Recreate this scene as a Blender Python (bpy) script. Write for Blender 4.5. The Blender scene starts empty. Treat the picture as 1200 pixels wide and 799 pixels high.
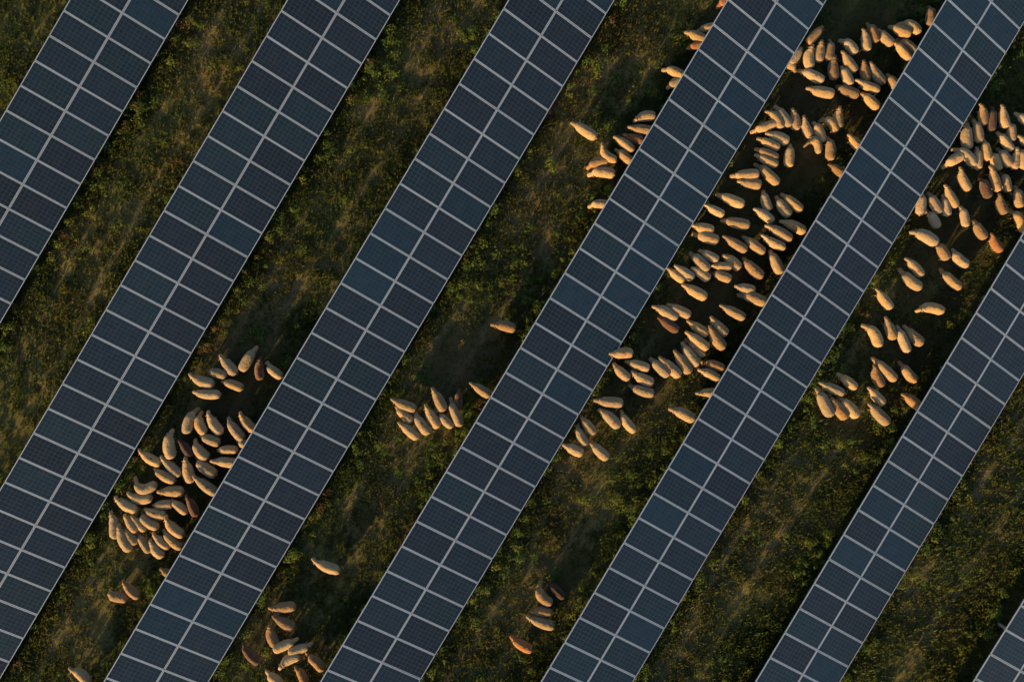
import bpy, math, random
import numpy as np
from mathutils import Matrix, Vector, noise

random.seed(7)
rng = np.random.default_rng(11)
sc = bpy.context.scene
COL = sc.collection

CAM_A, CAM_B, PSI, FPX, CAM_H = 0.0390673, 0.0156064, 0.5384562, 1290.113, 39.1254
# one line per solar table: along-row start, across-row centre, tilt, height offset, slope along the row
ROWS = [
    (-0.2547, -17.6061, 0.38128, -0.0331, 0.01362),
    (-4.1291, -11.0125, 0.37779, 0.0778, 0.01777),
    (-8.1620, -4.3917, 0.38314, 0.0864, 0.02653),
    (-12.4686, 2.1549, 0.37907, 0.0110, 0.03888),
    (-15.5336, 8.7587, 0.38335, -0.1826, 0.05381),
    (-5.5893, 15.3280, 0.38376, 0.0253, 0.04168),
    (1.4144, 21.9268, 0.37617, 0.0152, 0.00684),
]
SHEEP = """222.6 436.7 234.2 446.1 250.2 449.1 c
239.8 436.1 252.2 436.7 264.3 441.1 c
258.3 414.5 264.7 428.1 276.3 438.5 c
224.6 458.7 240.2 462.1 257.3 461.7 c
257.3 447.1 269.9 450.5 283.3 456.1 c
299.3 406 290.3 421.1 281.9 434.5 c
307.3 418.1 301.9 431.1 304.7 445.1 b
309.3 424.1 318.3 434.1 329.4 442.1 c
231.2 478.6 220.2 492.2 218.2 508.2 c
236.2 481.8 233.2 496.2 240.2 508.2 c
245.2 480.2 248.2 496.2 259.3 508.2 c
266.9 488.2 272.3 502.2 285.3 515.2 c
282.7 481.2 287.3 495.2 298.3 504.2 c
202.6 502.6 197.2 520.2 201.2 537.3 c
209.2 513.2 214.2 523.2 221.2 533.2 d
233.2 510.2 242.2 514.6 253.2 518.2 c
227.6 514.2 231.2 526.2 243.2 537.3 c
251.2 529.2 266.3 527.8 278.3 528.2 c
273.9 517.2 282.3 520.2 292.3 524.6 c
247.2 539.1 258.3 540.1 278.3 543.1 c
163.7 525 173.1 538.1 187.1 543.1 c
189.1 533.1 198.2 546.1 210.2 557.1 c
179.1 548.1 188.1 557.1 204.2 563.7 c
218.2 534.1 218.2 550.1 223.2 566.1 c
226.6 535.1 236.2 548.1 252.2 557.1 c
227.2 555.1 236.2 568.1 253.2 578.1 c
157.1 558.1 160.1 570.1 182.1 566.1 c
149.7 575.1 160.1 583.1 176.5 582.1 c
184.1 575.7 198.2 576.5 213.8 576.5 c
136.5 580.1 146.1 592.1 160.1 597.2 c
176.3 593.1 188.1 591.7 199.2 591.1 c
199.2 585.1 208.2 593.1 216.2 599.8 c
219.2 578.1 223.2 592.1 229.2 605.2 b
167.1 596.2 178.1 601.8 193.1 604.2 c
162.1 598.2 170.1 612.2 185.1 618.2 c
131 597.2 133.1 614.2 132.5 631.2 c
147.1 601.2 152.1 614.2 158.1 621.2 c
154.5 602.2 160.1 614.2 170.1 622.2 c
196.2 602.2 200.2 617.2 215.2 627.2 c
141.1 612.2 142.1 632.2 152.1 645.2 c
146.5 615.2 151.1 628.2 158.1 637.2 c
161.1 624.2 167.1 636.2 174.1 647.8 c
177.1 630.2 180.1 643.2 190.1 652.6 c
180.1 622.2 186.1 634.2 197.2 641.8 c
190.1 620.2 198.2 633.2 212.2 642.2 c
121.5 700 133.5 700 147 703 t
145.5 677.5 150 691 162 700 t
185.4 667 192 671.5 210 679 t
366 652.6 378 664 397.5 668.5 c
81.4 780.7 90.6 789.3 102.5 801.3 c
314.6 711.2 329.5 712.4 345 710.5 t
319.6 719.8 330.7 730.4 344.3 736.6 t
317.7 729.1 315.8 744.6 323.3 758.2 t
349.3 748.3 335.7 755.8 320.6 762 c
366 753.3 354.3 759.5 337.5 764.4 c
327.6 783.6 336.9 774.3 351.2 768.8 c
355.5 767.5 366.7 774.3 377.6 786.7 t
284.9 752.7 289.8 766.9 302.8 776.8 b
308.4 789.8 315.8 794.2 328.2 806.6 c
345.6 779.3 351.8 789.2 356.7 802.9 t
574.6 380.6 588.3 381 603.9 386 t
550.2 447.5 560.2 455.2 574.2 464.2 c
538.2 455.2 536.8 466.2 536.2 477.2 b
458.6 466.2 472.1 474.2 487.1 479.2 c
462.1 476.2 472.1 485.2 482.5 494.2 c
466.5 493.8 477.1 504.2 489.7 513.8 c
486.1 482.6 493.1 496.2 503.1 507.8 c
499.1 472.6 504.1 488.2 514.1 500.6 c
506.7 453.1 514.1 469.2 520.1 481.8 c
513.1 481.2 520.1 491.2 530.2 499.8 c
526.8 466.2 532.2 482.2 539.8 499.2 c
710.1 414 726.1 413 741.8 413.4 c
719.1 425 726.1 435.1 737.8 444.1 c
732.5 423 747.2 428 761.2 432.1 c
739.2 434.1 752.2 443.1 766.2 449.1 c
737.2 451.1 751.2 457.1 766.6 461.1 c
761.2 419.6 772.2 430 784.2 440.1 c
771.2 417.6 784.2 429 797.3 441.1 c
789.2 409.6 798.3 423 809.3 437.1 c
823.3 425 835.3 427 849.3 433.1 t
817.3 433.1 829.3 437.1 843.3 445.1 c
814.3 460.7 827.3 460.1 842.3 460.1 c
782.6 478.5 797.3 483.1 813.9 492.5 c
695.7 469.1 712.1 471.1 730.1 472.5 c
701.1 479.7 712.1 488.1 725.1 501.2 c
728.1 480.1 733.1 493.1 745.2 505.2 c
681.1 488.1 688.1 498.2 696.1 508.2 c
677.7 497.2 679.1 510.2 688.1 521.2 c
659 520.2 671 526.2 683.1 532.2 c
691.7 518.2 701.1 528.2 712.5 538.2 c
912.9 259.5 930.4 263 944.2 272 c
895.3 264.5 911.6 271.3 927.4 281.3 c
891.6 275 905.4 283.8 920.9 290.1 c
810.2 263.8 822.7 266.3 837.2 270 c
812.7 273 827.7 278 842.7 282.1 c
846.5 276.3 861.5 285.1 875.3 293.8 t
870.3 276.3 884.1 286.3 896.6 296.3 c
902.4 292.6 909.1 307.6 915.9 320.6 c
819 293.1 830.2 298.8 841.5 305.1 c
808.9 295.1 819 305.1 830.7 316.4 c
846 298.8 856.5 305.1 867.3 315.1 c
832.2 311.1 842.7 312.1 854.5 312.6 c
832.7 318.1 842.7 321.4 851.5 325.1 c
871.6 301.3 882.8 313.9 894.8 324.6 t
781.4 313.9 788.9 318.9 799.7 327.1 c
789.7 310.6 801.4 317.6 813.2 326.4 c
809.4 313.9 821.5 320.1 831.5 328.1 c
798.4 333.1 813.9 340.7 828.2 348.9 c
860.3 335.1 872.8 337.2 885.8 340.7 c
865.8 345.7 881.6 348.9 897.8 355.2 c
842.7 357.2 857.8 365.2 873.3 372.7 c
781.4 356.4 796.4 362.7 809.7 370.2 c
763.9 358.9 778.9 365.2 793.9 374 c
771.4 371.5 782.6 380.2 795.2 388.2 b
804.7 375.2 816.5 383.2 830.7 392.7 c
832.7 370.2 841.5 381.5 853.3 392.2 c
830.7 380.7 839 395.3 849.8 408.3 c
802.7 388.2 815.2 397.8 830.2 409 c
803.9 398.3 815.2 406.5 825.2 417.8 c
799.7 400.3 807.7 414 819 427.8 c
908.3 123 917.8 135 926.6 148 c
895.8 131.3 908.3 135.5 915.3 150.6 c
881.5 153.8 897.8 148 910.3 143.8 c
927.3 127 931.6 137.5 932.8 148.8 c
896.5 157.1 910.3 160.1 924.8 166.3 c
887.8 161.3 900.3 166.3 914.1 173.8 c
884.8 173.8 899 178.9 912.3 185.6 t
884.8 180.6 897.8 187.1 911.6 193.9 c
885.8 190.1 899 201.4 912.3 215.2 c
926.6 167.6 925.8 180.1 924.8 195.1 c
941.6 135 945.9 148.8 951.6 160.1 c
952.9 142.5 960.4 152.6 964.1 166.3 c
960.4 142 971.7 142.5 980.4 155.1 c
984.2 124.5 984.2 135 984.9 148.8 c
941.1 173.1 947.4 164.6 959.9 180.1 c
968.4 159.6 974.2 172.6 972.4 187.1 t
993.4 157.1 1001.7 163.8 1010.5 173.8 c
971.7 191.4 980.4 197.6 990.4 205.1 t
855.7 206.4 872.7 205.6 889.5 203.9 c
863.2 212.7 877.7 214.7 892.3 216.4 c
839.7 227.2 855.2 232.7 872.2 240.2 c
825.1 240.2 833.9 244.7 845.7 250.2 c
895.8 222.2 897.8 232.7 902.3 244.7 c
910.3 228.9 917.8 240.2 927.3 252.7 c
915.8 226.4 927.8 236.5 940.9 246.5 c
882.2 244.7 894 250.2 906.5 260.2 c
845.2 257.7 862.7 261.5 879 264 c
965.6 29.6 957.6 38.8 947.6 50.1 t
952.6 52.6 949.6 65.1 951.3 79.6 c
962.6 47.1 961.4 58.9 960.1 70.6 c
973.1 45.1 973.9 56.3 970.6 70.1 t
985.6 44.6 995.2 51.3 1003.2 62.1 c
985.6 60.1 995.2 71.4 1003.2 83.9 c
978.1 64.6 977.6 77.6 979.6 92.7 t
986.4 76.4 991.4 85.1 995.7 94.7 c
1010.2 33.8 1015.2 45.1 1017.2 58.9 c
1019 23.8 1023.2 35.1 1028.2 48.8 t
1030.2 32.6 1037.7 41.3 1046.5 49.6 c
1042.2 30.1 1055.3 33.8 1068.3 40.1 c
1054.8 26.3 1066.5 28.8 1078.3 38.8 c
1048.3 47.1 1057.8 57.6 1067.8 68.9 c
1054 42.6 1064 50.1 1075.3 60.1 c
1011.4 70.1 1015.2 80.1 1016.5 90.7 t
1019.7 72.1 1027.7 83.9 1037.7 97.2 c
1001.4 93.9 1016.5 98.9 1031.5 106.4 c
980.1 100.2 993.9 104.7 1007.2 111.4 t
1010.2 107.7 1020.2 116.5 1030.2 126.5 c
943.8 103.9 961.4 107.2 978.1 110.2 c
937.1 80.1 951.3 87.7 965.6 94.7 c
1092.8 3.8 1092.3 15 1091.6 27.5 t
1040.7 85.6 1046.5 92.2 1056.5 102.7 c
934.6 84.1 929.3 76.6 924.8 67.6 c
940.6 54.8 937.6 60.1 932.3 66.1 c
1147.7 121.3 1153.9 133.8 1153.2 146.3 t
1164.7 123.8 1164.5 137.5 1164 153.1 b
1173.2 122.5 1178.2 136.3 1181.5 149.6 c
1186 140.1 1188.2 150.1 1187.2 162.6 c
1135.7 142.6 1134.7 158.8 1136.4 174.6 c
1142.2 138.8 1147.7 151.3 1149.7 166.3 c
1169.7 153.8 1178.2 163.8 1187.7 176.3 c
1153.9 162.6 1157.2 175.1 1158.2 186.4 c
1146.4 171.3 1148.2 185.1 1147.7 198.1 c
1116.4 175.1 1132.7 180.1 1142.7 195.1 c
1108.1 196.4 1116.4 188.9 1126.4 183.9 c
1164 175.1 1169 186.4 1171.5 197.1 c
1172.7 171.3 1179 181.4 1186.5 193.9 c
1190.7 172.6 1192.7 185.1 1189 197.6 c
1123.2 195.6 1128.9 207.6 1136.4 222.7 c
1152.2 205.1 1155.7 218.9 1160.2 231.4 b
1157.7 194.6 1166.5 206.4 1170.2 223.9 c
1175.2 200.1 1180.2 210.1 1182.2 222.7 c
1170.2 226.4 1174 236.4 1179 247.2 t
1195.2 216.4 1196.5 227.7 1199 242.7 c
1186.5 243.9 1195.2 252.7 1204 272.7 c
1082.6 224.7 1082.6 237.7 1080.6 251.4 c
1088.9 224.7 1096.4 236.4 1103.9 249.7 c
1106.4 216.4 1113.9 228.9 1122.2 242.7 c
1107.1 227.7 1110.1 240.2 1112.6 252.2 c
1088.9 243.9 1095.1 253.9 1100.1 264 c
1126.4 240.7 1131.4 251.4 1132.7 264 c
1142.2 257.2 1147.7 266.5 1153.9 275.7 t
1160.7 272.7 1167.7 284 1175.2 294 o
1064.6 272.7 1081.4 274 1098.1 286.5 c
1190.7 131.3 1199 136.3 1210.3 142.6 c
1191.5 158.8 1200.3 163.8 1212.8 165.6 c
1196.5 170.1 1200.3 182.6 1201.5 197.6 c
1097.7 282 1103.7 291 1109.7 300.6 t
1117.2 291 1124.7 301.5 1135.9 310.6 c
1059.6 302.4 1072.2 310.6 1081.8 323.5 c
1057.8 313.6 1067.7 327.1 1081.2 336.7 c
1105.8 313.6 1114.2 327.1 1127.7 336.7 c
1025.6 337.6 1036.1 348.1 1045.7 361.6 c
1072.2 365.5 1086.6 358.9 1106.7 366.1 c
1010.6 381.1 1024.1 390.2 1030.1 406.7 c
1036.7 370.6 1043.6 382.6 1049.6 397.7 c
1051.7 381.1 1058.7 397.7 1064.7 412.7 c
1060.2 381.1 1070.7 393.2 1082.7 402.8 c
1022.6 418.7 1036.1 432.2 1050.5 445.7 c
1024.1 426.2 1028.6 441.2 1035.5 453.2 t
1057.2 423.2 1064.7 435.2 1074.6 447.8 c
1016.6 453.2 1027.1 463.8 1037.6 474.3 c
1016.6 471.9 1028.6 483.3 1042.1 496.8 c
1055.7 461.3 1067.7 466.8 1081.2 480.3 t
983.6 438.2 994.1 447.2 1004.6 455.6 c
959.5 447.8 974.5 454.7 989.6 461.6 c
957.4 453.8 965.5 471.3 974.5 487.8 c
973 465.3 983.6 478.8 992.6 490.8 t
982.1 465.9 994.1 475.8 1005.5 489.3 c
634 682.8 634 696.7 647.6 707.7 t
642.6 682.8 650.5 690.7 658.5 699.7 d
620.7 716.6 632.6 716.6 646.6 720 t
616.7 720.6 631.6 729.6 649.6 734.5 c
597.8 745.5 608.8 755.4 623.7 762.4 o
669.1 142.4 684.5 151.5 698.9 161.2 c
742.3 143.7 752.9 137.5 768.6 136.6 c
735 149.4 747.6 150.7 765.1 153.3 c
729.2 157.7 738.8 161.2 753.7 163.8 o
718.3 160.6 730.1 167.3 742 177.8 c
720.4 174.3 730.1 181.3 741.5 190.1 c
705.9 167 709.1 179.6 723.1 187.4 c
687.7 198 697.7 190.1 713.4 188.7 t
688.9 205 702 200.6 720.4 205 c
689.4 242.6 699.4 238.3 712.6 240.9 c
776.5 79.6 787.8 82.6 802.8 90.2 c
782 103.2 789.5 96.4 799 93.9 c
802.8 36.3 815.3 40.1 830.3 47.6 c
816.6 35.1 825.3 32.6 840.4 30.1 c
805.3 56.3 812.8 53.8 824.1 50.1 o
840.4 8.8 845.4 3.8 852.9 -2.5 o
"""

PITCH, PLEN, GAP = 1.01, 1.67, 0.02
HUB = 1.25            # height of the table's middle above the ground
SUN_EL, SUN_AZ = math.radians(13), math.radians(213.0)

# ---------------------------------------------------------------- frames of reference
# site coordinates: u runs along the solar rows, v across them, z up
CS, SN = math.cos(PSI), math.sin(PSI)
def uv_to_xy(u, v):
    return (-SN*u + CS*v, -(CS*u + SN*v))
def xy_to_uv(x, y):
    return (-SN*x - CS*y, CS*x - SN*y)
def cam_matrix():
    ca, sa, cb, sb = math.cos(CAM_A), math.sin(CAM_A), math.cos(CAM_B), math.sin(CAM_B)
    Rx = np.array([[1,0,0],[0,ca,-sa],[0,sa,ca]]); Ry = np.array([[cb,0,sb],[0,1,0],[-sb,0,cb]])
    return Rx @ Ry
RM = cam_matrix()
RU0 = np.array([r[0] for r in ROWS]); RV = np.array([r[1] for r in ROWS])
RZ = np.array([r[3] for r in ROWS]); RS = np.array([r[4] for r in ROWS])
def table_z(v, u):
    """height of the gently sloping site (the tables follow it)"""
    v = np.asarray(v, float); u = np.asarray(u, float)
    s = np.interp(v, RV, RS); c = np.interp(v, RV, RZ - RS*(RU0/PITCH + 12.0))
    uc = np.clip(u, -26, 26)
    return c + s*uc/PITCH
def vnoise(x, y, scale, seed):
    """smooth value noise on numpy arrays, 0..1"""
    r = np.random.default_rng(seed); T = r.random((256, 256))
    fx = np.asarray(x)/scale + 512.3; fy = np.asarray(y)/scale + 517.7
    ix = np.floor(fx).astype(int); iy = np.floor(fy).astype(int)
    tx = fx-ix; ty = fy-iy; tx = tx*tx*(3-2*tx); ty = ty*ty*(3-2*ty)
    a = T[ix % 256, iy % 256]; b = T[(ix+1) % 256, iy % 256]; c = T[ix % 256, (iy+1) % 256]; d = T[(ix+1) % 256, (iy+1) % 256]
    return (a*(1-tx)+b*tx)*(1-ty) + (c*(1-tx)+d*tx)*ty
def ground_base(x, y):
    u, v = xy_to_uv(np.asarray(x, float), np.asarray(y, float))
    return table_z(v, u) - HUB
def ground_z(x, y):
    z = ground_base(x, y)
    f = np.clip((60-np.hypot(x, y))/20, 0, 1)
    return z + f*((vnoise(x, y, 1.7, 1)-.5)*.12 + (vnoise(x, y, .6, 2)-.5)*.07 + (vnoise(x, y, .24, 3)-.5)*.045)
CAM_POS = Vector((0, 0, CAM_H))
def at(px, py, h):
    """point of the photograph -> point h metres above the ground"""
    d = RM.T @ np.array([(px-600)/FPX, (py-399.5)/FPX, 1.0])
    z = -HUB + h; X = Y = 0
    for _ in range(6):
        t = (CAM_H - z)/d[2]; X = d[0]*t; Y = -d[1]*t
        z = float(ground_base(X, Y)) + h
    return X, Y

# ---------------------------------------------------------------- helpers
def mesh_np(name, verts, faces_flat, loop_tot, mat, smooth=False, col=None):
    me = bpy.data.meshes.new(name)
    nv, nf = len(verts), len(loop_tot)
    me.vertices.add(nv); me.vertices.foreach_set('co', np.asarray(verts, np.float32).ravel())
    me.loops.add(len(faces_flat)); me.loops.foreach_set('vertex_index', np.asarray(faces_flat, np.int32))
    me.polygons.add(nf)
    ls = np.concatenate([[0], np.cumsum(loop_tot)[:-1]]).astype(np.int32)
    me.polygons.foreach_set('loop_start', ls); me.polygons.foreach_set('loop_total', np.asarray(loop_tot, np.int32))
    if smooth: me.polygons.foreach_set('use_smooth', np.ones(nf, bool))
    me.update(calc_edges=True); me.validate()
    if col is not None:
        a = me.color_attributes.new('tint', 'FLOAT_COLOR', 'POINT')
        a.data.foreach_set('color', np.asarray(col, np.float32).ravel())
    if mat: me.materials.append(mat)
    return me
def link(name, me, parent=None):
    o = bpy.data.objects.new(name, me); COL.objects.link(o)
    if parent is not None: o.parent = parent
    return o
def new_mat(name):
    m = bpy.data.materials.new(name); m.use_nodes = True
    nt = m.node_tree; b = nt.nodes['Principled BSDF']
    return m, nt, b
class NB:
    def __init__(s, nt): s.nt = nt
    def n(s, t, **k):
        n = s.nt.nodes.new(t)
        for a, v in k.items(): setattr(n, a, v)
        return n
    def l(s, a, b): s.nt.links.new(a, b)
    def math(s, op, a, b=None, clamp=False):
        n = s.n('ShaderNodeMath', operation=op); n.use_clamp = clamp
        for i, v in enumerate((a, b)):
            if v is None: continue
            if isinstance(v, (int, float)): n.inputs[i].default_value = v
            else: s.l(v, n.inputs[i])
        return n.outputs[0]
    def mix(s, f, a, b, blend='MIX'):
        n = s.n('ShaderNodeMix', data_type='RGBA', blend_type=blend)
        for i, v in ((0, f), (6, a), (7, b)):
            if isinstance(v, (int, float)): n.inputs[i].default_value = v
            elif isinstance(v, tuple): n.inputs[i].default_value = (*v, 1) if len(v) == 3 else v
            else: s.l(v, n.inputs[i])
        return n.outputs[2]
    def noise(s, vec, scale, detail=3, rough=.55):
        n = s.n('ShaderNodeTexNoise'); n.inputs['Scale'].default_value = scale
        n.inputs['Detail'].default_value = detail; n.inputs['Roughness'].default_value = rough
        if vec is not None: s.l(vec, n.inputs['Vector'])
        return n.outputs[0]
    def ramp(s, f, lo, hi):
        n = s.n('ShaderNodeMapRange'); n.inputs[1].default_value = lo; n.inputs[2].default_value = hi
        s.l(f, n.inputs[0]); return n.outputs[0]

# ---------------------------------------------------------------- materials
def mat_cells(name, base, grid, rough):
    """solar glass over 6 x 10 crystalline cells with thin pale grid lines and busbars"""
    m, nt, b = new_mat(name); k = NB(nt)
    tc = k.n('ShaderNodeTexCoord'); sp = k.n('ShaderNodeSeparateXYZ'); k.l(tc.outputs['Object'], sp.inputs[0])
    def lines(sock, n, span, w):
        a = k.math('ADD', sock, span/2); a = k.math('DIVIDE', a, span/n); a = k.math('FRACT', a)
        a = k.math('SUBTRACT', a, .5); a = k.math('ABSOLUTE', a)
        return k.math('GREATER_THAN', a, .5 - w/2/(span/n))
    gx = lines(sp.outputs[0], 6, .912, .020); gy = lines(sp.outputs[1], 10, 1.58, .020)
    g = k.math('MAXIMUM', gx, gy)
    # cell to cell tone
    cx = k.math('FLOOR', k.math('DIVIDE', k.math('ADD', sp.outputs[0], .456), .152))
    cy = k.math('FLOOR', k.math('DIVIDE', k.math('ADD', sp.outputs[1], .79), .158))
    oi = k.n('ShaderNodeObjectInfo')
    cmb = k.n('ShaderNodeCombineXYZ'); k.l(cx, cmb.inputs[0]); k.l(cy, cmb.inputs[1]); k.l(k.math('MULTIPLY', oi.outputs['Random'], 97), cmb.inputs[2])
    wn = k.n('ShaderNodeTexWhiteNoise', noise_dimensions='3D'); k.l(cmb.outputs[0], wn.inputs['Vector'])
    tone = k.math('ADD', k.math('MULTIPLY', wn.outputs['Value'], .16), .92)
    pt = k.math('ADD', k.math('MULTIPLY', oi.outputs['Random'], .24), .88)
    tone = k.math('MULTIPLY', tone, pt)
    vm = k.n('ShaderNodeVectorMath', operation='SCALE'); vm.inputs[0].default_value = base; k.l(tone, vm.inputs['Scale'])
    dust = k.noise(tc.outputs['Object'], 2.3, 4)
    c = k.mix(k.math('MULTIPLY', g, 1.0), vm.outputs[0], grid)
    c = k.mix(k.math('MULTIPLY', k.ramp(dust, .45, .8), .05), c, (.16, .14, .12))
    k.l(c, b.inputs['Base Color'])
    b.inputs['Roughness'].default_value = rough; b.inputs['IOR'].default_value = 1.45
    k.l(k.math('ADD', k.math('MULTIPLY', dust, .12), rough-.05), b.inputs['Roughness'])
    return m
M_CELL = [mat_cells('solar_cells_slate', (.011, .026, .046), (.038, .050, .064), .22),
          mat_cells('solar_cells_violet', (.012, .0225, .039), (.037, .048, .064), .22),
          mat_cells('solar_cells_teal', (.011, .028, .045), (.036, .057, .074), .24),
          mat_cells('solar_cells_blue', (.012, .034, .060), (.028, .049, .072), .20)]
def mat_metal(name, colr, rough, metallic=.0, var=.15):
    m, nt, b = new_mat(name); k = NB(nt); tc = k.n('ShaderNodeTexCoord')
    n = k.noise(tc.outputs['Object'], 6, 4)
    dk = tuple(c*(1-var) for c in colr)
    k.l(k.mix(n, dk, colr), b.inputs['Base Color'])
    b.inputs['Roughness'].default_value = rough; b.inputs['Metallic'].default_value = metallic
    return m
M_FRAME = mat_metal('anodised_aluminium', (.47, .58, .70), .45, .15)
M_STEEL = mat_metal('galvanised_steel', (.48, .49, .50), .5, .5, .3)
M_BACK = mat_metal('white_backsheet', (.7, .7, .7), .6)
M_BLACK = mat_metal('black_plastic', (.03, .03, .03), .5)

def mat_wool():
    m, nt, b = new_mat('sheep_wool'); k = NB(nt)
    tc = k.n('ShaderNodeTexCoord'); oi = k.n('ShaderNodeObjectInfo')
    n1 = k.noise(tc.outputs['Object'], 6, 4, .6); n2 = k.noise(tc.outputs['Object'], 34, 3, .7)
    c = k.mix(k.ramp(n1, .35, .7), oi.outputs['Color'], k.mix(1.0, oi.outputs['Color'], (.80, .74, .68), 'MULTIPLY'))
    c = k.mix(k.math('MULTIPLY', k.ramp(n2, .4, .75), .45), c, k.mix(1.0, c, (.50, .42, .36), 'MULTIPLY'))
    # some carry a dye mark on the back
    dist = k.n('ShaderNodeVectorMath', operation='DISTANCE'); k.l(tc.outputs['Object'], dist.inputs[0])
    r = oi.outputs['Random']
    cm = k.n('ShaderNodeCombineXYZ'); k.l(k.math('ADD', k.math('MULTIPLY', k.math('FRACT', k.math('MULTIPLY', r, 13.7)), .4), -.32), cm.inputs[0])
    cm.inputs[1].default_value = .01; cm.inputs[2].default_value = .76
    k.l(cm.outputs[0], dist.inputs[1])
    d = k.math('ADD', dist.outputs['Value'], k.math('MULTIPLY', k.math('SUBTRACT', n1, .5), .12))
    mk = k.math('LESS_THAN', d, .062); mk = k.math('MULTIPLY', mk, k.math('GREATER_THAN', k.math('FRACT', k.math('MULTIPLY', r, 7.31)), .90))
    c = k.mix(k.math('MULTIPLY', mk, .75), c, (.22, .05, .025))
    k.l(c, b.inputs['Base Color'])
    b.inputs['Roughness'].default_value = .95; b.inputs['Sheen Weight'].default_value = .25; b.inputs['Sheen Roughness'].default_value = .6
    b.inputs['Specular IOR Level'].default_value = .15
    bp = k.n('ShaderNodeBump'); bp.inputs['Strength'].default_value = .9; bp.inputs['Distance'].default_value = .02
    k.l(n2, bp.inputs['Height']); k.l(bp.outputs[0], b.inputs['Normal'])
    return m
def mat_hide():
    m, nt, b = new_mat('sheep_hide'); k = NB(nt)
    tc = k.n('ShaderNodeTexCoord'); oi = k.n('ShaderNodeObjectInfo')
    n1 = k.noise(tc.outputs['Object'], 12, 3)
    c = k.mix(k.math('MULTIPLY', n1, .6), oi.outputs['Color'], k.mix(1.0, oi.outputs['Color'], (.62, .55, .50), 'MULTIPLY'))
    k.l(c, b.inputs['Base Color']); b.inputs['Roughness'].default_value = .8
    return m
M_WOOL, M_HIDE = mat_wool(), mat_hide()

def mat_ground():
    m, nt, b = new_mat('meadow_soil'); k = NB(nt)
    at_ = k.n('ShaderNodeAttribute', attribute_name='tint')
    g = k.n('ShaderNodeNewGeometry')
    n1 = k.noise(g.outputs['Position'], .35, 5, .6); n2 = k.noise(g.outputs['Position'], 3.2, 5, .65); n3 = k.noise(g.outputs['Position'], 19, 4, .7)
    c = k.mix(k.ramp(n2, .35, .65), (.070, .088, .034), (.110, .100, .050))
    c = k.mix(k.ramp(n1, .4, .62), c, (.090, .102, .042))
    c = k.mix(k.math('MULTIPLY', k.ramp(n3, .5, .75), .6), c, (.15, .125, .065))
    c = k.mix(1.0, c, at_.outputs['Color'], 'MULTIPLY')
    k.l(c, b.inputs['Base Color']); b.inputs['Roughness'].default_value = .95; b.inputs['Specular IOR Level'].default_value = .1
    bp = k.n('ShaderNodeBump'); bp.inputs['Strength'].default_value = .8; bp.inputs['Distance'].default_value = .05
    k.l(n3, bp.inputs['Height']); k.l(bp.outputs[0], b.inputs['Normal'])
    return m
def mat_leaf(name, trans):
    m, nt, b = new_mat(name); k = NB(nt)
    a = k.n('ShaderNodeAttribute', attribute_name='tint')
    k.l(a.outputs['Color'], b.inputs['Base Color']); b.inputs['Roughness'].default_value = .7; b.inputs['Specular IOR Level'].default_value = .2
    tr = k.n('ShaderNodeBsdfTranslucent'); k.l(a.outputs['Color'], tr.inputs['Color'])
    mx = k.n('ShaderNodeMixShader'); mx.inputs[0].default_value = trans
    k.l(b.outputs[0], mx.inputs[1]); k.l(tr.outputs[0], mx.inputs[2])
    k.l(mx.outputs[0], nt.nodes['Material Output'].inputs['Surface'])
    return m

# ---------------------------------------------------------------- how the meadow varies
# worn, trampled or dry areas: (px, py, radius_x_m, radius_y_m, strength) seen in the photograph
WORN = [(930,110,3.2,3.6,1),(990,60,2.6,2.4,1),(900,200,2.6,2.6,1),(870,280,2.5,2.5,1),(830,340,2.4,2.2,1),(800,400,2.4,2.2,.9),(760,460,2.0,1.6,.8),
        (1180,210,2.2,2.6,1),(1130,270,2.2,2.2,1),(1120,370,2.2,2.4,.75),(1060,440,2.0,2.0,.75),(1000,490,1.6,1.2,.5),
        (280,440,1.5,1.6,.9),(240,510,1.7,1.7,1),(190,590,2.0,2.0,.9),(320,745,1.9,1.5,.85),
        (540,430,1.6,1.6,.7),(520,475,1.4,1.2,.6),(690,510,1.5,1.2,.6),(635,700,1.0,1.4,.7),(610,735,1.2,1.0,.4)]
DRY = [(700,60,1.6,4.5,.9),(740,40,1.5,2,.7),(640,200,1.2,4,.7),(520,60,1.6,3.4,.6),(560,30,1.4,2.0,.6),(500,90,1.3,3,.6),(420,200,1.3,3.5,.55),(350,300,1.4,3.4,.6),(250,60,1.8,3.0,.55),
       (200,190,1.6,2.6,.6),(110,300,1.5,3.0,.65),(60,380,1.4,2.0,.5),(570,400,1.3,2.2,.7),(650,590,1.5,2.6,.7),(590,700,1.4,2.6,.6),(880,640,2.2,3.0,.45),(830,720,2.0,2.5,.5),(1100,700,2.4,3.0,.35),
       (1150,520,1.6,2.6,.6),(1080,560,1.4,2,.4),(500,560,1.5,2.6,.45),(440,600,1.2,2.4,.3),(120,560,1.2,2.2,.3),(90,730,1.4,2.0,.4),(960,560,1.6,2.2,.35),(480,520,1.3,1.6,.4)]
WORN = [(*at(a, b, 0), c, d, e) for a, b, c, d, e in WORN]; DRY = [(*at(a, b, 0), c, d, e) for a, b, c, d, e in DRY]
def blotch(lst, x, y):
    w = (vnoise(x, y, 1.1, 21)-.5)*1.2; out = np.zeros_like(x)
    for cx, cy, rx, ry, s in lst:
        uu, vv = xy_to_uv(x-cx, y-cy)
        d = np.sqrt((vv/rx)**2 + (uu/ry)**2) + w
        out = np.maximum(out, s*np.clip(1.35-d, 0, 1))
    return np.clip(out, 0, 1)
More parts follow.
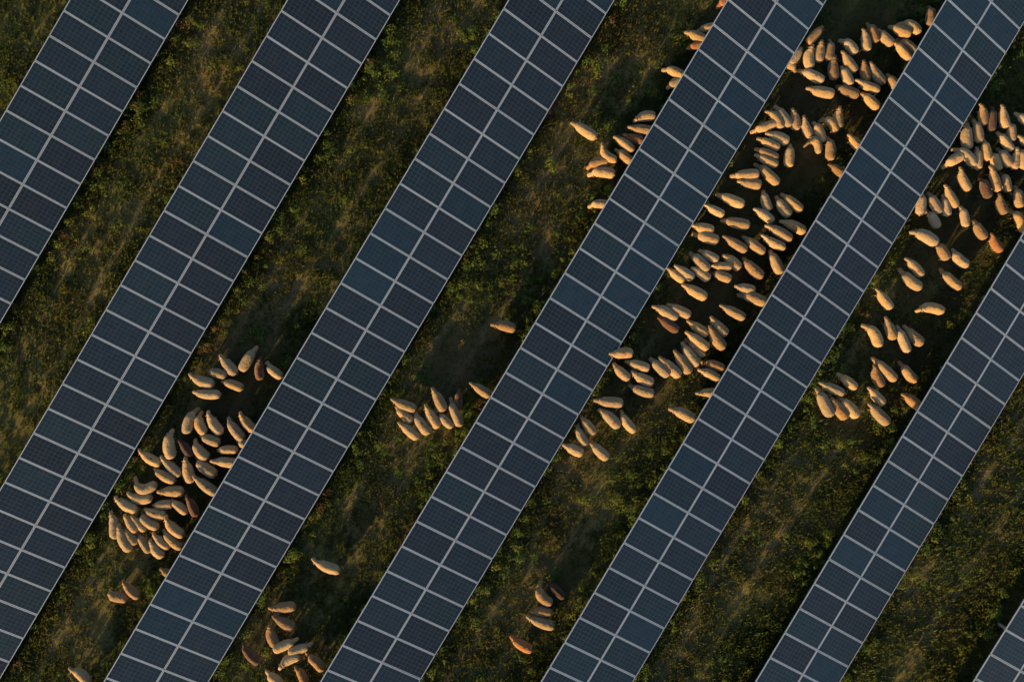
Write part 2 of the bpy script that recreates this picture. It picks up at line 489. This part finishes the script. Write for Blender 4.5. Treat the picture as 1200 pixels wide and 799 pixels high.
def lane(x, y):
    """distance across the lane from the low edge of the table on its left, and to the next high edge"""
    u, v = xy_to_uv(x, y)
    rv = np.concatenate([[RV[0]-6.57], RV, [RV[-1]+6.57]])
    i = np.clip(np.searchsorted(rv, v)-1, 0, len(rv)-2)
    a = v - (rv[i]+1.55); bb = (rv[i+1]-1.55) - v
    return a, bb, u, v

def tracks(x, y):
    """faint wheel tracks and streaks that run along each lane, 0..1"""
    a, bb, u, v = lane(x, y)
    wob = (vnoise(u, v*0, 6.0, 71)-.5)*.5
    t = np.exp(-((a+wob-.95)/.17)**2) + np.exp(-((a+wob-2.25)/.17)**2)
    st = vnoise(u*.16, v, .22, 72)
    return np.clip(t*(.35+.8*vnoise(u, v, 2.4, 73)) + np.clip(st-.55, 0, 1)*1.3, 0, 1)
# ---------------------------------------------------------------- ground
def axis(a, b, step, far):
    core = np.arange(a, b+step/2, step); grow = []
    d = step
    x = b
    while x < far:
        d *= 1.25; x += d; grow.append(x)
    lo = []; d = step; x = a
    while x > -far:
        d *= 1.25; x -= d; lo.append(x)
    return np.concatenate([lo[::-1], core, grow])
gx = axis(-24, 24, .10, 500); gy = axis(-17, 17, .10, 500)
X, Y = np.meshgrid(gx, gy); Z = ground_z(X, Y)
worn = blotch(WORN, X.ravel(), Y.ravel()); dry = blotch(DRY, X.ravel(), Y.ravel())
TR = 1 + .38*tracks(X.ravel(), Y.ravel()); tint = np.ones((X.size, 4)); big = vnoise(X.ravel(), Y.ravel(), 3.1, 31)
tint[:, 0] = (.85+.3*big)*(1-.55*worn)*(1+.30*dry)*TR*1.05
tint[:, 1] = (.85+.3*big)*(1-.55*worn)*(1+.16*dry)*TR*.90
tint[:, 2] = (.9)*(1-.52*worn)*(1+.30*dry)*TR
V = np.stack([X.ravel(), Y.ravel(), Z.ravel()], 1)
ny, nx = X.shape; idx = np.arange(nx*ny).reshape(ny, nx)
F = np.stack([idx[:-1, :-1], idx[:-1, 1:], idx[1:, 1:], idx[1:, :-1]], -1).reshape(-1, 4)
ground = link('ground', mesh_np('ground', V, F.ravel(), np.full(len(F), 4), mat_ground(), True, tint))
ground['kind'] = 'structure'; ground['label'] = 'olive green meadow soil with dry and trampled patches'

# ---------------------------------------------------------------- grass and weeds
def in_view(x, y, m=1.6):
    return (np.abs(x) < 19.8+m) & (np.abs(y) < 13.4+m)
def blades(n, seed):
    r = np.random.default_rng(seed)
    x = r.uniform(-21.5, 21.5, n); y = r.uniform(-15, 15, n)
    a, bb, u, v = lane(x, y); w = blotch(WORN, x, y); d = blotch(DRY, x, y)
    keep = (a > -.9) & (bb > -.9)
    clump = vnoise(x, y, .35, 41)*.6 + vnoise(x, y, 1.3, 42)*.7
    p = np.clip((clump-.10)*1.9, .22, 1)*(1-.66*w)*(1-.10*d)*(1-.68*tracks(x, y))
    edge = np.exp(-np.clip(a, 0, 9)/.55)*.5 + np.exp(-np.clip(bb, 0, 9)/.5)*.35
    keep &= r.random(n) < np.clip(p+edge*(1-.7*w), 0, 1)
    x, y, clump, w, d, edge = (q[keep] for q in (x, y, clump, w, d, edge))
    return x, y, clump, w, d, edge, r
def make_grass():
    x, y, clump, w, d, edge, r = blades(300000, 5)
    k = 5; n0 = len(x); tb = np.repeat(r.random(n0), k); th_ = np.repeat(r.uniform(.5, 1.6, n0)**1.3, k); x = np.repeat(x, k) + r.normal(0, .028, n0*k); y = np.repeat(y, k) + r.normal(0, .028, n0*k)
    clump, w, d, edge = (np.repeat(q, k) for q in (clump, w, d, edge)); n = len(x)
    z = ground_z(x, y) - .01
    h = (r.uniform(.035, .085, n)*th_ + .10*edge)*(.55+.9*clump)*(1-.55*w); ang = r.uniform(0, 2*np.pi, n); lean = r.uniform(.25, 1.1, n)*h
    wd = r.uniform(.007, .015, n)
    dx, dy = np.cos(ang), np.sin(ang)
    base = np.stack([x, y, z], 1)
    side = np.stack([-dy*wd, dx*wd, 0*wd], 1)
    mid = base + np.stack([dx*lean*.4, dy*lean*.4, h*.7], 1); tip = base + np.stack([dx*lean, dy*lean, h], 1)
    V = np.stack([base-side, base+side, mid+side*.7, tip, mid-side*.7], 1).reshape(-1, 3)
    F = (np.arange(n)[:, None]*5 + np.arange(5)[None]).ravel()
    u_, v_ = xy_to_uv(x, y); t = tb[:, None]; big = (.45*vnoise(x, y, 2.3, 51) + .55*vnoise(u_*.22, v_, .55, 52))[:, None] + .22*tracks(x, y)[:, None]; yel = np.clip(.12 + .5*d[:, None] + 1.0*(big-.40) + (np.repeat(r.random(n0), k)[:, None]-.5)*.32, 0, 1)
    green = np.array([.080, .150, .040]); olive = np.array([.185, .215, .052]); straw = np.array([.24, .205, .09])
    c = green*(1-t) + np.array([.125, .185, .050])*t
    c = c*(1-yel) + (olive*(1-t)+straw*t)*yel
    c = np.concatenate([c, np.ones((n, 1))], 1)
    o = link('grass', mesh_np('grass', V, F, np.full(n, 5), mat_leaf('grass_blades', .45), False, np.repeat(c, 5, 0)))
    o['kind'] = 'stuff'; o['label'] = 'short olive green grass covering the lanes between the panels'; o['category'] = 'grass'
make_grass()
def make_weeds():
    r = np.random.default_rng(77)
    n = 13000
    x = r.uniform(-21, 21, n); y = r.uniform(-14.7, 14.7, n)
    a, bb, u, v = lane(x, y); w = blotch(WORN, x, y); d = blotch(DRY, x, y)
    big = vnoise(x, y, 1.5, 61)*.6 + vnoise(x, y, .7, 62)*.5
    e = np.exp(-np.clip(a, 0, 9)/.5)*1.5 + np.exp(-np.clip(bb, 0, 9)/.5)*.75
    p = np.clip((big-.60)*1.4 + e*.75*(big+.25), 0, 1)*(1-.95*w)*(1-.5*d)
    keep = (r.random(n) < p) & (a > -.7) & (bb > -.7)
    x, y, e, big = x[keep], y[keep], e[keep], big[keep]; n = len(x)
    R = r.uniform(.08, .25, n)*(.75+.5*big); H = R*r.uniform(.5, .95, n) + np.minimum(e, 1)*r.uniform(.10, .50, n)
    kk = (26 + R*R*1400).astype(int); rep = np.repeat(np.arange(n), kk); m = len(rep)
    q = r.normal(0, 1, (m, 3)); q /= np.linalg.norm(q, axis=1)[:, None]; q[:, 2] = np.abs(q[:, 2]); rad = r.random(m)**.4
    lob = 1 + .35*np.sin(np.arctan2(q[:, 1], q[:, 0])*3 + rep*1.7)
    px = x[rep] + q[:, 0]*rad*R[rep]*lob; py = y[rep] + q[:, 1]*rad*R[rep]*lob
    pz = ground_z(px, py) + q[:, 2]*rad*H[rep] + .015
    s = r.uniform(.011, .028, m); ang = r.uniform(0, 2*np.pi, m)
    nrm = q*np.array([.8, .8, .9]) + r.normal(0, .45, (m, 3)); nrm[:, 2] = np.abs(nrm[:, 2])+.2; nrm /= np.linalg.norm(nrm, axis=1)[:, None]
    t1 = np.stack([np.cos(ang), np.sin(ang), np.zeros(m)], 1); t1 -= (t1*nrm).sum(1)[:, None]*nrm; t1 /= np.linalg.norm(t1, axis=1)[:, None]; t2 = np.cross(nrm, t1)
    c0 = np.stack([px, py, pz], 1); L = (s*1.7)[:, None]; W = (s*.75)[:, None]
    V = np.stack([c0-t1*L, c0+t2*W-t1*L*.1, c0+t1*L+nrm*L*.15, c0-t2*W-t1*L*.1], 1).reshape(-1, 3)
    F = np.arange(m*4)
    hue = r.random(n)[rep][:, None]; t = r.random(m)[:, None]
    g1 = np.array([.085, .155, .034]); g2 = np.array([.195, .235, .048]); br = np.array([.17, .115, .05])
    mixv = np.clip(hue*1.15-.25, 0, 1)
    c = g1*(1-mixv) + g2*mixv; c = c*(.88+.24*t)
    a2, b2, _u, v2 = lane(x, y); edge_rust = (a2 < .25) & (v2 < 1) & (r.random(n) < .25); rust = (((r.random(n) < .010) | edge_rust)[rep])[:, None]; c = np.where(rust, br*(.7+.6*t), c)
    c = np.concatenate([c, np.ones((m, 1))], 1)
    o = link('weeds', mesh_np('weeds', V, F, np.full(m, 4), mat_leaf('weed_leaves', .42), False, np.repeat(c, 4, 0)))
    o['kind'] = 'stuff'; o['label'] = 'leafy yellow green weeds growing thickest along the panel edges'; o['category'] = 'weeds'
make_weeds()

# ---------------------------------------------------------------- solar arrays
def boxes(lst):
    V, F = [], []
    for (x0, x1, y0, y1, z0, z1) in lst:
        b = len(V)
        V += [(x0,y0,z0),(x1,y0,z0),(x1,y1,z0),(x0,y1,z0),(x0,y0,z1),(x1,y0,z1),(x1,y1,z1),(x0,y1,z1)]
        F += [(b,b+3,b+2,b+1),(b+4,b+5,b+6,b+7),(b,b+1,b+5,b+4),(b+1,b+2,b+6,b+5),(b+2,b+3,b+7,b+6),(b+3,b,b+4,b+7)]
    return V, F
def box_mesh(name, lst, mat, bevel=0):
    V, F = boxes(lst); me = bpy.data.meshes.new(name); me.from_pydata(V, [], F); me.materials.append(mat); me.update()
    return me
hw, hl, fw = .495, (PLEN-GAP)/2, .025     # half width, half length, frame lip
# the pane sits a little below the frame's lip; white backsheet below
pane = []
for k_, mt in enumerate(M_CELL):
    me = box_mesh('solar_panel', [(-hw+.012, hw-.012, -hl+.012, hl-.012, -.006, 0)], mt); pane.append(me)
frame_me = box_mesh('panel_frame', [(-hw, hw, -hl, -hl+fw, -.035, .003), (-hw, hw, hl-fw, hl, -.035, .003),
                                    (-hw, -hw+fw, -hl+fw, hl-fw, -.035, .003), (hw-fw, hw, -hl+fw, hl-fw, -.035, .003)], M_FRAME)
box_me = box_mesh('junction_box', [(-.06, .06, hl-.30, hl-.18, -.03, -.0065)], M_BLACK)
clamp_me = box_mesh('clamp', [(-.022, .022, -.035, .035, -.03, .0075), (-.007, .007, -.007, .007, .0075, .013)], M_STEEL)

def post_mesh(h):
    # C-section steel post
    return box_mesh('post', [(-.05, .05, -.035, -.029, -h, 0), (-.05, -.044, -.029, .035, -h, 0), (.044, .05, -.029, .035, -h, 0)], M_STEEL)
SPAN = [(-8, 22), (-3, 37), (-3, 41), (-3, 41), (-5, 41), (-10, 30), (-7, 18)]
ALABEL = ['solar array crossing the top left corner of the field',
          'long solar array running from the top edge to the left edge, second from left',
          'long solar array third from left, beside the dense lower left flock',
          'middle solar array, fourth from left, with small flocks either side',
          'long solar array fifth from left, right of the biggest flock',
          'solar array crossing the right edge and bottom edge, sixth from left',
          'short corner of a solar array at the bottom right corner']
roll = random.Random(3)
for r_, (u0, v0, th, zr, sl) in enumerate(ROWS):
    i0, i1 = SPAN[r_]
    root = bpy.data.objects.new('solar_array', None); COL.objects.link(root)
    root.empty_display_size = .5
    slope = math.atan2(sl, PITCH)
    # axes of the tilted table: e1 along the row, e2 down the slope of the table, e3 normal
    ux, uy = -SN, -CS; vx, vy = CS, -SN
    e1 = Vector((ux, uy, math.tan(slope))).normalized()
    e2 = Vector((vx*math.cos(th), vy*math.cos(th), -math.sin(th)))
    e3 = e1.cross(e2)
    if e3.z < 0: e3 = -e3
    e3.normalize(); e2 = e3.cross(e1)*(1 if e3.cross(e1).dot(e2) > 0 else -1); e2.normalize()
    if e1.cross(e2).dot(e3) < 0: e1x = -e1
    else: e1x = e1
    xm, ym = uv_to_xy(u0 + 12*PITCH, v0)
    org = Vector((xm, ym, zr))            # table point at panel joint 12, centre line
    gz = float(ground_base(xm, ym))
    root.location = (xm, ym, gz)
    root['label'] = ALABEL[r_]; root['category'] = 'solar array'; root['group'] = 'parallel rows of tilted solar panels'
    R3 = Matrix((e1x, e2, e3)).transposed()
    def put(name, me, s, t, n, sag=0):
        o = bpy.data.objects.new(name, me); COL.objects.link(o); o.parent = root
        p = org + e1*s + e2*t + e3*n - root.location
        o.matrix_local = Matrix.Translation(p) @ R3.to_4x4()
        return o
    for i in range(i0, i1):
        s = (i - 12 + .5)*PITCH
        for c_ in (0, 1):
            pr = roll.random()
            cool = (r_ == 3 and c_ == 1 and i < 13) or (r_ == 4 and c_ == 0 and i < 8) or (r_ == 4 and c_ == 1 and i > 22)
            if cool: kind = 3 if pr < .65 else 2
            else: kind = 0 if pr < .42 else (1 if pr < .72 else (2 if pr < .92 else 3))
            pnl = put('solar_panel', pane[kind], s + roll.uniform(-.002, .002), (c_ - .5)*PLEN, roll.uniform(-.002, .002))
            pnl.rotation_euler.rotate_axis('Y', roll.gauss(0, .0015))
            f = bpy.data.objects.new('panel_frame', frame_me); COL.objects.link(f); f.parent = pnl
            j = bpy.data.objects.new('junction_box', box_me); COL.objects.link(j); j.parent = pnl
    L0, L1 = (i0-12)*PITCH, (i1-12)*PITCH
    for t in (-1.25, -.42, .42, 1.25):
        a, b = min(L0, L1), max(L0, L1)
        sg = 1 if e1x.dot(e1) > 0 else -1
        put('purlin', box_mesh('purlin', [(min(sg*a, sg*b), max(sg*a, sg*b), -.025, .025, -.095, -.037)], M_STEEL), 0, t, 0)
    nrf = 0
    for i in range(i0+1, i1, 3):
        s = (i - 12)*PITCH
        put('rafter', box_mesh('rafter', [(-.03, .03, -1.55, 1.55, -.175, -.097)], M_STEEL), s, 0, 0)
        for t in (-.95, .95):
            top = org + e1*s + e2*t - e3*.17
            g = float(ground_base(top.x, top.y))
            o = bpy.data.objects.new('post', post_mesh(top.z - g + .25)); COL.objects.link(o); o.parent = root
            o.location = top - root.location; o.rotation_euler = (0, 0, math.atan2(e1.y, e1.x))
    for i in range(i0+1, i1):
        if (i - i0) % 1 == 0 and i - i0 < 95:
            put('clamp', clamp_me, (i-12)*PITCH, 0, 0)

# ---------------------------------------------------------------- sheep
def loft(stations, nseg, y_of, cap=True, base=0, jit=None):
    """stations: (x, z, halfwidth, halfheight). returns verts, faces; y_of bends it sideways"""
    V, F = [], []
    for si, (x, z, a, b) in enumerate(stations):
        cx, cy, tx, ty = y_of(x)
        for k in range(nseg):
            th = 2*math.pi*k/nseg
            lx, lz = a*math.cos(th), b*math.sin(th)
            V.append((cx - ty*lx, cy + tx*lx, z + lz))
    n = len(stations)
    for s in range(n-1):
        for k in range(nseg):
            a0 = base + s*nseg + k; a1 = base + s*nseg + (k+1) % nseg
            F.append((a0, a1, a1+nseg, a0+nseg))
    F.append(tuple(base + k for k in range(nseg))[::-1]); F.append(tuple(base + (n-1)*nseg + k for k in range(nseg)))
    return V, F
def bend_fn(b):
    """quadratic spine: x in [-.5,.5] of unit chord (rump -> nose), sideways offset 4b*(1/4-x^2)"""
    def f(x):
        y = b*(1-4*x*x) if abs(x) <= .5 else 0.0
        dy = -8*b*x
        l = math.hypot(1, dy)
        return x, y, 1/l, dy/l
    return f
def remeshed(name, V, F, vox, mats, smooth_it=4, lump=0, seed=0):
    me = bpy.data.meshes.new(name); me.from_pydata(V, [], F); me.update()
    o = bpy.data.objects.new('tmp', me); COL.objects.link(o)
    m = o.modifiers.new('r', 'REMESH'); m.mode = 'VOXEL'; m.voxel_size = vox
    s = o.modifiers.new('s', 'SMOOTH'); s.factor = .6; s.iterations = smooth_it
    dg = bpy.context.evaluated_depsgraph_get(); ev = o.evaluated_get(dg)
    out = bpy.data.meshes.new_from_object(ev); out.name = name
    bpy.data.objects.remove(o); bpy.data.meshes.remove(me)
    if lump:
        out.update(); n = len(out.vertices)
        co = np.empty(n*3, np.float32); out.vertices.foreach_get('co', co); co = co.reshape(-1, 3)
        nr = np.empty(n*3, np.float32); out.vertex_normals.foreach_get('vector', nr); nr = nr.reshape(-1, 3)
        d = np.array([noise.noise(Vector(c)*11 + Vector((seed, 0, 0)))*.35 + noise.noise(Vector(c)*30)*.65 for c in co.tolist()], np.float32)
        co = co + nr*(d*lump)[:, None]
        out.vertices.foreach_set('co', co.ravel())
    out.polygons.foreach_set('use_smooth', np.ones(len(out.polygons), bool)); out.update()
    out.materials.clear()
    for mm in mats: out.materials.append(mm)
    return out
# all in units where rump-to-nose = 1 along x; heights and widths in metres
def sheep_meshes(b, pose, step):
    f = bend_fn(b)
    hz = {0: (.66, .70, .64), 1: (.60, .50, .40), 2: (.50, .30, .16)}[pose]     # neck, poll, nose heights
    nk = {0: 1.0, 1: 1.16, 2: 1.26}[pose]      # neck and head read stouter when the head is down
    # fleece: rump to neck
    fl = [(-.495, .55, .09, .10), (-.475, .55, .135, .16), (-.43, .545, .182, .20), (-.34, .54, .205, .215), (-.20, .53, .213, .226), (-.06, .53, .210, .224),
          (.06, .535, .198, .214), (.15, .545, .178, .196), (.225, (.56+hz[0])/2+.0, .132*nk, .150), (.275, hz[0]-.01, .100*nk, .115), (.312, hz[0]*.65+hz[1]*.35, .078*nk, .090)]
    V, F = loft(fl, 16, f)
    fleece = remeshed('fleece', V, F, .030, [M_WOOL], 3, .022, b*50+pose)
    # body: torso inside the fleece, neck, head, legs, ears, tail
    bd = [(-.45, .55, .06, .08), (-.40, .54, .13, .15), (-.22, .53, .175, .185), (0, .53, .165, .185), (.13, .54, .12, .15), (.21, (.56+hz[0])/2, .085, .105),
          (.29, hz[0]*.7+hz[1]*.3, .066, .080), (.335, hz[1], .066*nk, .080), (.375, hz[1]*.76+hz[2]*.24, .080*nk, .086), (.42, (hz[1]+hz[2])/2, .074*nk, .076), (.47, hz[1]*.2+hz[2]*.8, .062*nk, .058), (.496, hz[2], .052*nk, .042)]
    V, F = loft(bd, 14, f)
    def add(v2, f2):
        o = len(V); V.extend(v2); F.extend([tuple(i+o for i in q) for q in f2])
    # legs
    for sx, sy, front, ph in ((.15, .085, 1, step), (.15, -.085, 1, -step), (-.33, .095, 0, -step), (-.33, -.095, 0, step)):
        cx, cy, tx, ty = f(sx)
        if front: prof = [(0, .50, .060), (.005, .40, .050), (.0+ph*.25, .27, .030), (.0+ph*.6, .22, .028), (ph*.9-.005, .10, .022), (ph+.0, .045, .024), (ph+.012, .0, .030)]
        else: prof = [(0, .52, .085), (.02, .42, .070), (.03+ph*.3, .33, .045), (-.035+ph*.5, .23, .028), (-.03+ph*.8, .12, .022), (-.015+ph, .045, .024), (ph-.003, .0, .030)]
        vv = []; ff = []
        for (dx, z, rr) in prof:
            for k in range(8):
                t = 2*math.pi*k/8
                x_ = dx + rr*math.cos(t); y_ = sy + rr*.85*math.sin(t)
                vv.append((cx + tx*x_ - ty*y_, cy + ty*x_ + tx*y_, z))
        nn = len(prof)
        for s in range(nn-1):
            for k in range(8):
                a0 = s*8+k; a1 = s*8+(k+1) % 8; ff.append((a0, a0+8, a1+8, a1))
        ff.append(tuple(range(8))); ff.append(tuple((nn-1)*8+k for k in range(8))[::-1])
        add(vv, ff)
    # ears: flattened drooping leaves at the poll
    cx, cy, tx, ty = f(.35)
    for sgn in (1, -1):
        vv = []; ff = []
        prof = [(.035, .015, .016), (.075, .026, .016), (.115, .026, .015), (.150, .012, .012)]
        for (d, w, th_) in prof:
            for k in range(8):
                t = 2*math.pi*k/8
                x_ = -.015 - d*.22 + w*math.cos(t); y_ = sgn*d; z_ = hz[1] + .03 - d*.30 + th_*math.sin(t)
                vv.append((cx + tx*x_ - ty*y_, cy + ty*x_ + tx*y_, z_))
        for s in range(3):
            for k in range(8):
                a0 = s*8+k; a1 = s*8+(k+1) % 8; ff.append((a0, a1, a1+8, a0+8) if sgn < 0 else (a0, a0+8, a1+8, a1))
        ff.append(tuple(range(8))); ff.append(tuple(24+k for k in range(8))[::-1])
        add(vv, ff)
    # tail
    cx, cy, tx, ty = f(-.46)
    vv = []; ff = []
    for (d, z, rr) in ((0, .60, .035), (-.035, .57, .038), (-.05, .48, .034), (-.048, .40, .022)):
        for k in range(8):
            t = 2*math.pi*k/8; x_ = d + rr*math.cos(t)*.8; y_ = rr*math.sin(t)
            vv.append((cx + tx*x_ - ty*y_, cy + ty*x_ + tx*y_, z))
    for s in range(3):
        for k in range(8):
            a0 = s*8+k; a1 = s*8+(k+1) % 8; ff.append((a0, a0+8, a1+8, a1))
    ff.append(tuple(range(8))); ff.append(tuple(24+k for k in range(8))[::-1])
    add(vv, ff)
    body = remeshed('body', V, F, .017, [M_HIDE], 2)
    return body, fleece
CACHE = {}
def get_sheep(b, pose, step):
    key = (b, pose, step)
    if key not in CACHE: CACHE[key] = sheep_meshes(b, pose, step)
    return CACHE[key]

ORD = ['first','second','third','fourth','fifth','sixth','seventh','eighth','ninth','tenth','eleventh','twelfth','thirteenth','fourteenth','fifteenth','sixteenth','seventeenth','eighteenth','nineteenth','twentieth']
TENS = {2: 'twenty', 3: 'thirty', 4: 'forty', 5: 'fifty'}
def ordw(n):
    if n <= 20: return ORD[n-1]
    if n % 10 == 0: return TENS[n//10][:-1] + 'ieth'
    return TENS[n//10] + '-' + ORD[n % 10 - 1]
flock = []
for ln in SHEEP.strip().splitlines():
    q = ln.split(); hx, hy, mx, my, rx, ry = map(float, q[:6]); kind = q[6]
    H = np.array(at(hx, hy, .52)); M = np.array(at(mx, my, .62)); Rr = np.array(at(rx, ry, .60))
    c = H - Rr; L = float(np.hypot(*c))
    b0 = float(np.dot(M-(H+Rr)/2, np.array([-c[1], c[0]])/L))/L; Lm = .80/(1+2.67*b0*b0)
    if L < Lm: Rr = H - c/L*Lm; c = H - Rr; L = Lm
    if L > 1.22: Rr = H - c/L*1.22; c = H-Rr; L = 1.22
    t = c/L; nrm = np.array([-t[1], t[0]]); ctr = (H+Rr)/2
    off = float(np.dot(M-ctr, nrm))/L
    b = max(-.48, min(.48, round(off/.06)*.06)); b = round(b, 2)
    flock.append(dict(px=(mx, my), ctr=ctr, ang=math.atan2(t[1], t[0]), L=L, b=b, kind=kind, t=t))
# strips used to tell the sheep apart
for s in flock:
    x, y = s['ctr']; u, v = xy_to_uv(x, y)
    g = int(np.searchsorted(RV, v)); s['u'] = u; s['v'] = v; s['gap'] = g
    lo = v - (RV[g-1]+1.56); hi = (RV[g]-1.56) - v if g < 7 else 9
    s['side'] = 0 if lo < .95 else (2 if hi < .95 else 1)
    s['hid'] = lo < 0.05 or hi < .0
NUM = {1: 'first', 2: 'second', 3: 'third', 4: 'fourth', 5: 'fifth', 6: 'sixth', 7: 'seventh'}
CNUM = {1: 'one', 2: 'two', 3: 'three', 4: 'four', 5: 'five', 6: 'six', 7: 'seven'}
def heading(t):
    a = math.degrees(math.atan2(t[1], t[0])) % 360
    return ['right', 'upper right', 'up', 'upper left', 'left', 'lower left', 'down', 'lower right'][int((a+22.5)//45) % 8]
from collections import defaultdict
grp = defaultdict(list)
LOOK = {'c': 'cream', 't': 'tan', 'o': 'ginger', 'b': 'brown', 'd': 'dark brown'}
for s in flock: grp[(s['gap'], s['side'])].append(s)
for (g, side), ss in grp.items():
    ss.sort(key=lambda q: q['px'][1])
    for n_, s in enumerate(ss):
        look = LOOK[s['kind']]
        where = {0: 'beside right edge of panel row %s' % CNUM[g], 2: 'beside left edge of panel row %s' % CNUM[min(g+1, 7)], 1: 'midway between rows %s and %s' % (CNUM[g], CNUM[min(g+1, 7)])}[side]
        s['label'] = '%s sheep facing %s, %s from top %s' % (look, heading(s['t']), ordw(n_+1), where)
COLS = {'c': (.42, .297, .148), 't': (.31, .190, .082), 'o': (.34, .15, .055), 'b': (.125, .060, .028), 'd': (.050, .022, .012)}
GRP = {1: 'sheep in the first lane', 2: 'sheep flocking between the second and third panel rows', 3: 'sheep grazing between the third and fourth panel rows',
       4: 'sheep streaming between the fourth and fifth panel rows', 5: 'sheep gathered between the fifth and sixth panel rows'}
rs = random.Random(21)
for s in flock:
    cx, cy = s['ctr']
    pose = rs.choice([0, 0, 1, 1, 2]); step = rs.choice([0.0, .07])
    bm, fm = get_sheep(s['b'], pose, step)
    x = cx; y = cy
    gz = float(ground_z(x, y))
    root = bpy.data.objects.new('sheep', None); COL.objects.link(root)
    root.location = (x, y, gz - .01); root.rotation_euler = (0, 0, s['ang'])
    arc = s['L']*(1+2.2*s['b']**2)
    L = s['L']*1.01; w = (.86 + .16*(arc-.8)/.4)*rs.uniform(.90, 1.10)
    if s['kind'] in 'bd': w *= .93
    sc_ = (L, w, (.88+.12*(arc-.8)/.4)*rs.uniform(.95, 1.03))
    root['label'] = s['label']; root['category'] = 'sheep'; root['group'] = GRP.get(s['gap'], 'sheep among the solar rows')
    base = COLS[s['kind']]; j = rs.uniform(.76, 1.2); warm = rs.uniform(-.11, .05)
    colr = (min(1, base[0]*j*(1+warm)), base[1]*j, base[2]*j*(1-warm*2))
    fk = rs.uniform(.7, 1.0); face = (colr[0]*fk, colr[1]*fk*.97, colr[2]*fk*.95)
    for nm, me, cc in (('body', bm, face), ('fleece', fm, colr)):
        o = bpy.data.objects.new(nm, me); COL.objects.link(o); o.parent = root
        o.scale = sc_
        o.color = (*cc, 1)
labels = [s['label'] for s in flock]
print('sheep', len(flock), 'unique labels', len(set(labels)), 'max words', max(len(l.split()) for l in labels), 'mesh variants', len(CACHE))

# ---------------------------------------------------------------- camera
cam = bpy.data.cameras.new('camera'); co = bpy.data.objects.new('camera', cam); COL.objects.link(co)
cam.sensor_fit = 'HORIZONTAL'; cam.sensor_width = 36; cam.lens = FPX/1200*36; cam.clip_end = 3000; cam.clip_start = .5
r0, r1, r2 = RM
right = Vector((r0[0], -r0[1], -r0[2])); up = -Vector((r1[0], -r1[1], -r1[2])); back = -Vector((r2[0], -r2[1], -r2[2]))
co.matrix_world = Matrix.Translation(CAM_POS) @ Matrix((right, up, back)).transposed().to_4x4()
sc.camera = co

# ---------------------------------------------------------------- light
w = bpy.data.worlds.new('World'); sc.world = w; w.use_nodes = True
nt = w.node_tree; sky = nt.nodes.new('ShaderNodeTexSky'); sky.sky_type = 'NISHITA'; sky.sun_disc = False
sky.sun_elevation = SUN_EL; sky.sun_rotation = SUN_AZ; sky.air_density = 1.0; sky.dust_density = 1.5
nt.links.new(sky.outputs[0], nt.nodes['Background'].inputs[0]); nt.nodes['Background'].inputs[1].default_value = .10
sl_ = bpy.data.lights.new('sun', 'SUN'); sl_.energy = 5.0; sl_.angle = math.radians(.6); sl_.color = (1, .60, .22)
so = bpy.data.objects.new('sun', sl_); COL.objects.link(so)
sdir = Vector((math.sin(SUN_AZ)*math.cos(SUN_EL), math.cos(SUN_AZ)*math.cos(SUN_EL), math.sin(SUN_EL)))
so.rotation_euler = sdir.to_track_quat('Z', 'Y').to_euler(); so.location = sdir*60
sc.view_settings.view_transform = 'Standard'; sc.view_settings.look = 'None'; sc.view_settings.exposure = .9; sc.view_settings.gamma = 1
sc.view_settings.use_curve_mapping = False
sc.render.engine = 'CYCLES'; sc.cycles.use_denoising = True; sc.cycles.max_bounces = 6
